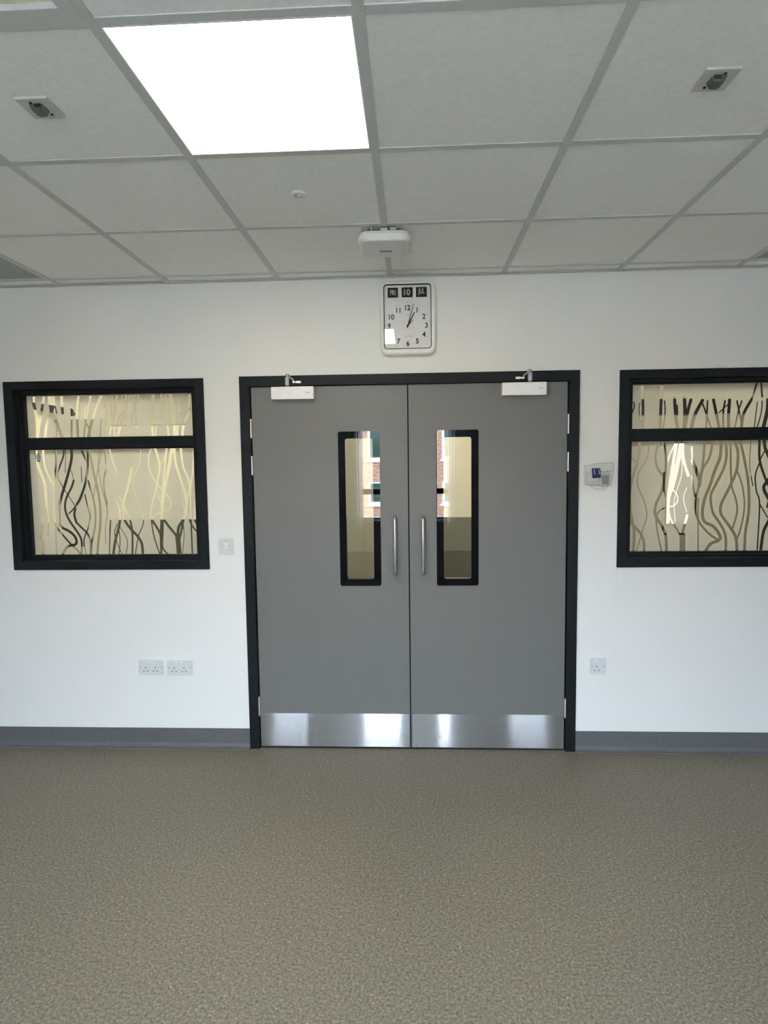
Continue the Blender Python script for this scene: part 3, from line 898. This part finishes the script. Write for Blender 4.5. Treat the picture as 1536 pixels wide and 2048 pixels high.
# ---------------------------------------------------------------- clock
t = empty('wall_clock', (.693, 0, 2.188)); tag(t, 'white rectangular wall calendar clock above the double door, showing FRI 10 JUL', 'clock')
cx0, cx1, cz0, cz1 = .546, .842, 2.189, 2.573
ix0, ix1, iz0, iz1 = .568, .817, 2.222, 2.555
bm = bmesh.new()
n = 8
rings = [(rr(cx0, cx1, cz0, cz1, .045, n), -.0003), (rr(cx0, cx1, cz0, cz1, .045, n), -.030), (rr(cx0 + .004, cx1 - .004, cz0 + .004, cz1 - .004, .042, n), -.040),
         (rr(cx0 + .011, cx1 - .011, cz0 + .011, cz1 - .009, .036, n), -.044), (rr(ix0 - .004, ix1 + .004, iz0 - .004, iz1 + .004, .018, n), -.042),
         (rr(ix0, ix1, iz0, iz1, .015, n), -.038), (rr(ix0, ix1, iz0, iz1, .015, n), -.026)]
vs = [[bm.verts.new((x, y, z)) for x, z in p] for p, y in rings]
for A, B in zip(vs, vs[1:]):
    for i in range(len(A)):
        j = (i + 1) % len(A); bm.faces.new((A[i], A[j], B[j], B[i]))
bm.faces.new(vs[0][::-1]); bm.faces.new(vs[-1])
make('case', bm, 'clockwhite', t, smooth=False)
bm = bmesh.new(); prism(bm, rr(ix0 + .0005, ix1 - .0005, iz0 + .0005, iz1 - .0005, .014), -.028, -.0265); make('dial', bm, 'dial', t)
bm = bmesh.new(); ring(bm, rr(ix0 - .0015, ix1 + .0015, iz0 - .0015, iz1 + .0015, .0165), rr(ix0 + .002, ix1 - .002, iz0 + .002, iz1 - .002, .013), -.0400, -.0285)
make('bezel_seal', bm, 'slot', t)
bm = bmesh.new(); prism(bm, rr(ix0 + .002, ix1 - .002, iz0 + .002, iz1 - .002, .013), -.0385, -.0365); make('cover_glass', bm, 'clockglass', t)
DC = (.6935, 2.343)
for (a, b, s, sz_, sx_) in ((.588, .643, 'FRI', .037, .62), (.6625, .7205, '10', .043, .95), (.738, .795, 'JUL', .037, .62)):
    cd = boxes('date_card', [(a, b, -.0292, -.0282, 2.490, 2.541)], 'ink', t)
    tx = text('card_text', s, sz_, (a + b) / 2, -.0298, 2.516, 'cardtext', None, sx_, .0009)
    tx.parent = cd
num = []
for k in range(1, 13):
    a = math.radians(30 * k)
    r_ = .096
    tx = text('numeral', str(k), .037, DC[0] + r_ * math.sin(a) * 1.03, -.0292, DC[1] + r_ * math.cos(a) * .97, 'ink', t, .92, .0008)
for k in range(0, 60, 5):
    a = math.radians(6 * k)
    bm = bmesh.new(); cyl(bm, (DC[0] + .1205 * math.sin(a), -.0290, DC[1] + .1205 * math.cos(a)), (DC[0] + .1205 * math.sin(a), -.0281, DC[1] + .1205 * math.cos(a)), .0019, 10)
    make('hour_mark', bm, 'ink', t)
bm = bmesh.new()
for k in range(60):
    a = math.radians(6 * k)
    if k % 5: cyl(bm, (DC[0] + .1195 * math.sin(a), -.0290, DC[1] + .1195 * math.cos(a)), (DC[0] + .1195 * math.sin(a), -.0281, DC[1] + .1195 * math.cos(a)), .0009, 8)
make('minute_track', bm, 'greyink', t)['kind'] = 'stuff'
boxes('small_print', [(DC[0] - .004, DC[0] + .016, -.0290, -.0281, DC[1] + .0555, DC[1] + .0568)], 'greyink', t)
boxes('small_print', [(DC[0] - .017, DC[0] + .027, -.0290, -.0281, DC[1] - .0560, DC[1] - .0545)], 'greyink', t)
def hand(name, ang, ln, tail, w, y):
    bm = bmesh.new(); a = math.radians(ang); u = (math.sin(a), math.cos(a)); v = (u[1], -u[0])
    P = lambda s, q: (DC[0] + u[0] * s + v[0] * q, DC[1] + u[1] * s + v[1] * q)
    prism(bm, [P(-tail, -w * .6), P(-tail, w * .6), P(ln, w * .35), P(ln, -w * .35)], y, y + .0008)
    cyl(bm, (DC[0], y, DC[1]), (DC[0], y + .001, DC[1]), w * .9, 14)
    make(name, bm, 'ink', t)
hand('hour_hand', 28, .078, .010, .0062, -.0315)
hand('minute_hand', 16, .114, .012, .0036, -.0330)
hand('second_hand', 46, .042, .006, .0036, -.0345)

# ---------------------------------------------------------------- wall plates
def plate(bm, x0, x1, z0, z1, d=.009):
    prism(bm, rr(x0, x1, z0, z1, .006, 5), -d, -.0032)
def socket_plate(x0, x1, z0, z1, centres, label, group=None, tilt=0):
    t = empty('power_socket', ((x0 + x1) / 2, 0, (z0 + z1) / 2)); tag(t, label, 'power socket', group)
    bm = bmesh.new(); plate(bm, x0, x1, z0, z1); make('face_plate', bm, 'socketwhite', t, bevel=.0015)
    for cx in centres:
        zc = (z0 + z1) / 2 - .012
        bm = bmesh.new()
        box(bm, cx - .002, cx + .002, -.0096, -.0088, zc + .006, zc + .014)
        box(bm, cx - .0145, cx - .0075, -.0096, -.0088, zc - .0125, zc - .0085); box(bm, cx + .0075, cx + .0145, -.0096, -.0088, zc - .0125, zc - .0085)
        make('pin_holes', bm, 'slot', t)
    for sx in ((x0 + .011), (x1 - .011)):
        bm = bmesh.new(); cyl(bm, (sx, -.0098, (z0 + z1) / 2), (sx, -.0088, (z0 + z1) / 2), .0034, 12); make('screw', bm, 'screw', t)
    sws = [centres[0] - .006] if len(centres) == 1 else [centres[0] + .014, centres[1] - .014]
    for cx in sws:
        bm = bmesh.new(); box(bm, cx - .009, cx + .009, -.0125, -.0088, z1 - .019, z1 - .006)
        make('rocker_switch', bm, 'white', t, bevel=.001)
    return t
socket_plate(-.862, -.716, .430, .515, (-.820, -.764), 'double wall socket nearer the left edge, below the left window')
socket_plate(-.696, -.550, .428, .513, (-.654, -.598), 'double wall socket nearer the door, below the left window')
socket_plate(1.680, 1.768, .442, .530, (1.716,), 'single wall socket low on the wall right of the door')
t = empty('light_switch', (-.3315, 0, 1.166)); tag(t, 'white key-operated switch plate between the left window and the door', 'switch')
bm = bmesh.new(); plate(bm, -.374, -.289, 1.122, 1.209); make('face_plate', bm, 'socketwhite', t, bevel=.0015)
bm = bmesh.new(); prism(bm, rr(-.342, -.3215, 1.149, 1.186, .006), -.0135, -.0088); make('rocker_switch', bm, 'white', t, bevel=.001)
for sx in (-.353, -.310):
    bm = bmesh.new(); cyl(bm, (sx, -.0098, 1.166), (sx, -.0088, 1.166), .003, 12); make('screw', bm, 'screw', t)
boxes('indicator', [(-.337, -.326, -.0096, -.0088, 1.194, 1.198)], 'screw', t)

# clear covered key switch by the right window
t = empty('key_switch', (1.705, 0, 1.525)); tag(t, 'clear hinged cover over a small white key switch, beside the right window', 'key switch')
X = lambda u: 1.629 + (u - 265) * .153 / 875
Zf = lambda v: 1.590 - (v - 520) * .141 / 800
def pv(l): return [(X(u), Zf(v)) for u, v in l]
bm = bmesh.new()
out_ = pv([(270, 1110), (265, 520), (700, 450), (1130, 450), (1150, 520), (1070, 1140), (830, 1150), (400, 1120)])[::-1]
prism(bm, out_[::-1], -.036, -.0335)
for (a, b) in zip(out_, out_[1:] + out_[:1]):
    va = [bm.verts.new(p) for p in ((a[0], -.0335, a[1]), (b[0], -.0335, b[1]), (b[0], -.0035, b[1]), (a[0], -.0035, a[1]))]
    bm.faces.new(va)
make('clear_cover', bm, 'acrylic', t)
M['coveredge'] = pm('acrylic_edge', (.40, .42, .42), .3, .5)
bm = bmesh.new()
pts3 = [(a[0], -.036, a[1]) for a in out_]
tube(bm, pts3 + [pts3[0]], .0011, 8)
make('cover_rim', bm, 'coveredge', t)
bm = bmesh.new()
tube(bm, [(x, -.02, z) for x, z in pv([(430, 1130), (600, 1215), (760, 1250), (880, 1245), (960, 1210), (1000, 1150)])], .0011, 8)
cyl(bm, (X(855), -.022, Zf(1190)), (X(855), -.017, Zf(1190)), .003, 12)
make('cover_latch', bm, 'coveredge', t)
bm = bmesh.new(); prism(bm, [(x, z) for x, z in pv([(350, 1090), (1030, 1110), (1060, 720), (360, 700)])], -.012, -.0032); make('back_plate', bm, 'socketwhite', t, bevel=.002)
bm = bmesh.new(); prism(bm, pv([(400, 1000), (720, 1000), (740, 640), (420, 640)]), -.018, -.012); make('key_barrel_plate', bm, 'white', t, bevel=.002)
bm = bmesh.new(); prism(bm, pv([(820, 1080), (1010, 1090), (1040, 820), (830, 820)]), -.0165, -.0122); make('beige_button', bm, 'beige', t, bevel=.001)
t = empty('key_fob', (X(630), -.025, Zf(750))); tag(t, 'small dark blue key fob hanging behind the clear cover', 'key fob')
bm = bmesh.new(); prism(bm, pv([(520, 905), (765, 885), (745, 605), (495, 605)]), -.029, -.0205); make('fob_body', bm, 'blue', t, bevel=.0015)
bm = bmesh.new()
for u in (560, 700): prism(bm, pv([(u + 10, 790), (u + 32, 790), (u + 12, 640), (u - 10, 640)]), -.0297, -.0289)
make('fob_stripes', bm, 'socketwhite', t)
bm = bmesh.new()
tube(bm, [(x, -.026, z) for x, z in pv([(755, 700), (820, 705), (880, 730), (950, 690), (1080, 695)])], .0024, 8)
make('key_blade', bm, 'steel', t)

# ---------------------------------------------------------------- ceiling fittings
def roundbox(bm, cx, cy, hx, hy, z0, z1, r, rb):
    """rounded slab hanging from z1 down to z0, soft lower edge"""
    def out(s): return [(cx + x, cy + y) for x, y in rr(-hx + s, hx - s, -hy + s, hy - s, max(r - s, .004), 8)]
    lay = [(out(rb * .5), z1)]; 
    lay.append((out(0), z1 - (z1 - z0) * .35))
    for k in range(1, 6):
        a = math.radians(90 * k / 5)
        lay.append((out(rb * (1 - math.cos(a))), z0 + rb - rb * math.sin(a)))
    L = [[bm.verts.new((x, y, z)) for x, y in p] for p, z in lay]
    for A, B in zip(L, L[1:]):
        for i in range(len(A)):
            j = (i + 1) % len(A); bm.faces.new((A[i], A[j], B[j], B[i]))
    bm.faces.new(L[0]); bm.faces.new(L[-1][::-1])
t = empty('ceiling_detector', (.600, -.590, H)); tag(t, 'white rounded box sensor hanging from the ceiling above the clock', 'sensor')
bm = bmesh.new(); roundbox(bm, .600, -.590, .112, .112, H - .060, H - .017, .050, .016); make('body', bm, 'white', t, smooth=False)
boxes('shadow_gap_bracket', [(.53, .67, -.66, -.52, H - .0172, H - .0015)], 'slot', t)  # bracket coloured near black for the shadow in the gap above the body
for b_ in ((.545, .5485, -.700, -.694, H - .020, H - .002), (.585, .615, -.70, -.69, H - .016, H - .010), (.625, .650, -.70, -.69, H - .016, H - .010)):
    boxes('clip', [b_], 'white', t)
boxes('sensor_window', [(.575, .630, -.576, -.562, H - .0612, H - .0599)], 'devslot', t)
boxes('status_light', [(.603, .606, -.545, -.542, H - .0612, H - .0599)], pm('status_white', (.9, .9, .9), .3, .5), t)

def square_fitting(cx, cy, mirror, label):
    t = empty('ceiling_downlight', (cx, cy, H)); tag(t, label, 'downlight', 'square ceiling fittings with dark lenses')
    bm = bmesh.new()
    box(bm, -.044, .044, -.046, .046, -.004, .0028)
    o = make('square_plate', bm, 'fitting'); o.parent = t
    bm = bmesh.new()
    h = []
    for x, y in ((-.020, -.022), (.018, -.022), (.020, .010), (.012, .022), (-.012, .024), (-.020, .014)):
        h.append((x * mirror, y))
    a = [bm.verts.new((x, y, -.004)) for x, y in h]; b = [bm.verts.new((x * .75, y * .75, -.016)) for x, y in h]
    bm.faces.new(a); bm.faces.new(b[::-1])
    for i in range(len(h)): bm.faces.new((a[i], a[(i + 1) % len(h)], b[(i + 1) % len(h)], b[i]))
    o = make('lens', bm, 'lens'); o.parent = t
    for sx, sy in ((-.010, -.030), (.016, .027)):
        bm = bmesh.new(); cyl(bm, (sx * mirror, sy, -.0062), (sx * mirror, sy, -.004), .004, 12)
        o = make('screw', bm, 'slot'); o.parent = t
    bm = bmesh.new(); box(bm, *sorted((-.004 * mirror, .014 * mirror)), -.025, -.022, -.012, -.004)
    o = make('clip', bm, 'slot'); o.parent = t
    return t
square_fitting(-.307, -1.606, 1, 'small square ceiling fitting with dark lens, left of the light panel')
square_fitting(1.512, -1.608, -1, 'small square ceiling fitting with dark lens, at the upper right')
t = empty('sprinkler_cover', (.301, -1.020, H)); tag(t, 'tiny round white sprinkler head in the tile below the light panel', 'sprinkler')
bm = bmesh.new()
pr = [(.026, .0028), (.027, -.002), (.023, -.006), (.016, -.006), (.014, -.002), (.0, -.002)]
L = [[bm.verts.new((.301 + r_ * math.cos(2 * math.pi * k / 28), -1.02 + r_ * math.sin(2 * math.pi * k / 28), H + z)) for k in range(28)] for r_, z in pr[:-1]]
for A, B in zip(L, L[1:]):
    for i in range(28): bm.faces.new((A[i], A[(i + 1) % 28], B[(i + 1) % 28], B[i]))
bm.faces.new(L[-1][::-1])
make('cover_ring', bm, 'white', t, smooth=True)
boxes('deflector', [(.296, .314, -1.024, -1.016, H - .010, H - .002)], 'fitting', t)

# ---------------------------------------------------------------- corridor behind the wall
CY = 2.0
o = boxes('wall_corridor', [(XL - .2, XR + .2, CY, CY + .2, 0, H + .3), (XL - .2, XL, WT, CY, 0, H + .3), (XR, XR + .2, WT, CY, 0, H + .3), (XL, XR, WT + .0, WT + .002, H - .02, H + .1)], 'farwall')
tag(o, 'cream corridor wall seen through the glass', kind='structure')
o = boxes('ceiling_corridor', [(XL, XR, WT + .004, CY - .001, 2.50, 2.52)], pm('corridor_ceiling', (.75, .74, .66), .9, .1)); tag(o, 'corridor ceiling', kind='structure'); o.name = 'ceiling_corridor'
o = boxes('trim_6', [(.56, 2.45, CY - .012, CY - .0005, .842, 1.138)], 'dado'); tag(o, 'grey wall guard on the corridor wall', kind='structure')
o = boxes('trim_7', [(.56, 2.45, CY - .014, CY - .0005, .0, .841)], 'dadolow'); tag(o, 'darker lower wall guard on the corridor wall', kind='structure')
o = boxes('trim_11', [(-2.02, -.62, CY - .012, CY - .0005, .0, 1.138)], 'darkdado'); tag(o, 'charcoal wall guard low on the corridor wall, seen through the left window', kind='structure')
o = boxes('trim_12', [(-2.02, 2.34, CY - .015, CY - .0005, 1.985, 2.4995), (2.34, 3.59, CY - .015, CY - .0005, 2.131, 2.4995)], 'taupesheet'); tag(o, 'taupe sheet high on the corridor wall, shade put into its colour', kind='structure')  # flat sheet; dimmer light on the upper wall is put into its colour
o = boxes('trim_13', [(-3.55, -2.50, CY - .012, CY - .0005, .0, 1.12)], 'taupesheet'); tag(o, 'taupe wall guard at the left end of the corridor', kind='structure')
t = empty('door_5', (-.02, CY, 0)); tag(t, 'pale taupe corridor door seen through the left vision panel', kind='structure')
boxes('leaf_panel', [(-.58, .54, CY - .03, CY - .0005, .842, 1.98)], pm('pale_taupe_door', (.36, .355, .30), .5, .3), t)
boxes('lower_panel', [(-.58, .54, CY - .032, CY - .0005, .003, .841)], pm('taupe_door_lower', (.27, .26, .215), .5, .3), t)
boxes('groove', [(.285, .292, CY - .031, CY - .0301, .842, 1.98), (.335, .339, CY - .031, CY - .0301, .842, 1.98)], 'fardoor', t)
# corridor door with a vision panel given its own glow, behind the right window
def corridor_door(name, x0, x1, vx0, vx1, vz0, vz1, pane, label, leafmat='fardoor'):
    t = empty(name, ((x0 + x1) / 2, CY, 0)); tag(t, label, kind='structure')
    bm = bmesh.new()
    for b in wall_cells(x0, x1, 0.003, 2.04, [(vx0, vx1, vz0, vz1)], CY - .03, CY - .001): box(bm, *b)
    make('leaf_panel', bm, leafmat, t)
    boxes('vision_glass', [(vx0, vx1, CY - .018, CY - .012, vz0, vz1)], pane, t)
    bm = bmesh.new(); ring(bm, rect(vx0 - .034, vx1 + .034, vz0 - .095, vz1 + .012), rect(vx0 - .018, vx1 + .018, vz0 - .078, vz1 + .004), -.001, .0); 
    for v in bm.verts: v.co.y += CY - .031
    make('vision_beading', bm, 'rubber', t)
    return t
corridor_door('door_3', 2.49, 3.58, 2.886, 3.102, 1.066, 1.755, 'glowpane', 'taupe corridor door with vision panel given its own glow, seen through the right window')
corridor_door('door_4', -2.47, -2.03, -2.45, -2.20, .90, 1.80, 'rubber', 'corridor door with dark vision panel, seen through the left window', 'fardoor')
o = boxes('trim_8', [(2.35, 3.58, CY - .05, CY - .031, 2.00, 2.129)], 'rubber'); tag(o, 'dark band over the corridor door', kind='structure')  # plain dark band across the top of the corridor door
o = boxes('trim_9', [(3.60, 3.95, CY - .05, CY - .001, .0, 2.45)], 'rubber'); tag(o, 'dark jamb of the corridor opening at the far right', kind='structure')
bm = bmesh.new()
rail = [(-2.05, 1.55), (-2.62, 1.95)]
p0 = bmesh.new(); p0.free()
for (a, b) in [(rail[0], rail[1])]:
    d = Vector((b[0] - a[0], b[1] - a[1], 0)).normalized(); nrm = Vector((-d.y, d.x, 0)) * .02
    v = [Vector((a[0], a[1], 0)), Vector((b[0], b[1], 0))]
    q = [v[0] - nrm, v[1] - nrm, v[1] + nrm, v[0] + nrm]
    lo_ = [bm.verts.new((p.x, p.y, z)) for p, z in zip(q, (2.03, 2.13, 2.13, 2.03))]; hi_ = [bm.verts.new((p.x, p.y, z)) for p, z in zip(q, (2.09, 2.19, 2.19, 2.09))]
    bm.faces.new(lo_); bm.faces.new(hi_[::-1])
    for i in range(4): bm.faces.new((lo_[i], lo_[(i + 1) % 4], hi_[(i + 1) % 4], hi_[i]))
tag(make('trim_10', bm, 'rubber'), 'dark sloping rail high in the corridor, seen through the left window', kind='structure')
def corridor_light(cx, cy, sx, sy, where):
    t = empty('corridor_light', (cx, cy, 2.5)); tag(t, 'ceiling light in the corridor, ' + where, 'ceiling light', 'corridor ceiling lights')
    boxes('housing', [(cx - sx - .01, cx + sx + .01, cy - sy - .01, cy + sy + .01, 2.480, 2.4995)], 'white', t)
    boxes('diffuser', [(cx - sx, cx + sx, cy - sy, cy + sy, 2.470, 2.4798)], 'litcorr', t)
for cx, wh in zip(CORR_X, ('furthest left', 'behind the left window', 'behind the double door', 'behind the right window')): corridor_light(cx, 1.05, .28, .28, wh)

# ---------------------------------------------------------------- window wall behind the camera
for i, (a, b, z0, z1) in enumerate(RW):
    t = empty('window_%d' % (i + 3), (a, REAR, z0)); tag(t, 'outside window behind the viewpoint', kind='structure')
    bm = bmesh.new()
    ring(bm, rect(a, b, z0, z1), rect(a + .03, b - .03, z0 + .03, z1 - .05), REAR - .12, REAR - .06)
    make('window_frame', bm, 'upvc', t)
    boxes('transom', [(a + .03, b - .03, REAR - .12, REAR - .06, 1.18, 1.255)], 'rubber', t)
    boxes('glass_pane', [(a + .03, b - .03, REAR - .092, REAR - .088, z0 + .03, z1 - .05)], 'glass', t)
    boxes('window_sill', [(a - .03, b + .03, REAR - .06, REAR + .03, z0 - .03, z0)], 'upvc', t)
    # portal so that the daylight coming through the opening is sampled well
    ld = bpy.data.lights.new('daylight_portal', 'AREA'); ld.shape = 'RECTANGLE'; ld.size = b - a; ld.size_y = z1 - z0
    ld.cycles.is_portal = True
    lo = bpy.data.objects.new('daylight_portal', ld); COL.objects.link(lo)
    lo.location = ((a + b) / 2, REAR - .29, (z0 + z1) / 2); lo.rotation_euler = (math.radians(90), 0, 0)
def curtain(x0, x1, label):
    bm = bmesh.new(); z0, z1 = .72, 2.47
    n = int((x1 - x0) / .006)
    prev = None; nf = max(3, round((x1 - x0) / .115))
    for k in range(n + 1):
        s = k / n; x = x0 + (x1 - x0) * s
        w = math.sin(2 * math.pi * nf * s) + .35 * math.sin(2 * math.pi * (nf * 2.3) * s + 1.0)
        y = REAR + .075 + .026 * w
        c = [bm.verts.new((x + .004 * math.sin(5 * s + q), y - .008 * q * 0, z)) for q, z in enumerate((z0, (z0 + z1) / 2, z1))]
        if prev:
            for i in range(2): bm.faces.new((prev[i], c[i], c[i + 1], prev[i + 1]))
        prev = c
    o = make('curtain', bm, 'curtain', smooth=True)
    tag(o, label, 'curtain', 'pleated curtains behind the viewpoint')
for a, b, s_ in CURT: curtain(a, b, 'white pleated curtain %s behind the viewpoint' % s_)

# ---------------------------------------------------------------- outside
o = boxes('ground', [(-40, 40, -60, REAR - .3, -.35, -.15)], 'tarmac'); tag(o, 'tarmac yard outside', kind='structure')
t = empty('brick_building', (0, -17, -.15)); tag(t, 'red brick building outside the windows, mirrored in the door glass', 'building')
BY = -17.0
wn = []
for x in [BWX + 2.48 * k for k in range(-4, 5)]:
    for z in BWZ: wn.append((x - .70, x + .70, z, z + (.78 if z < 1 else 1.15)))
boxes('brick_wall', wall_cells(-14, 14, -.15, 3.5, wn, BY - .3, BY), 'brick', t)
for a, b, z0, z1 in wn:
    bm = bmesh.new(); ring(bm, rect(a, b, z0, z1), rect(a + .08, b - .08, z0 + .08, z1 - .08), BY - .12, BY - .04)
    box(bm, a + .50, a + .55, BY - .12, BY - .05, z0 + .08, z1 - .08)
    box(bm, a - .06, b + .06, BY - .12, BY + .05, z0 - .07, z0)
    w_ = make('window_frame', bm, 'upvc', t)
    g_ = boxes('pane', [(a + .08, b - .08, BY - .10, BY - .09, z0 + .08, z1 - .08)], 'darkglass', w_)
    g_.location = (0, 0, 0)
boxes('roof', [(-14.3, 14.3, BY - 6, BY + .3, 3.5, 3.65)], 'tarmac', t)
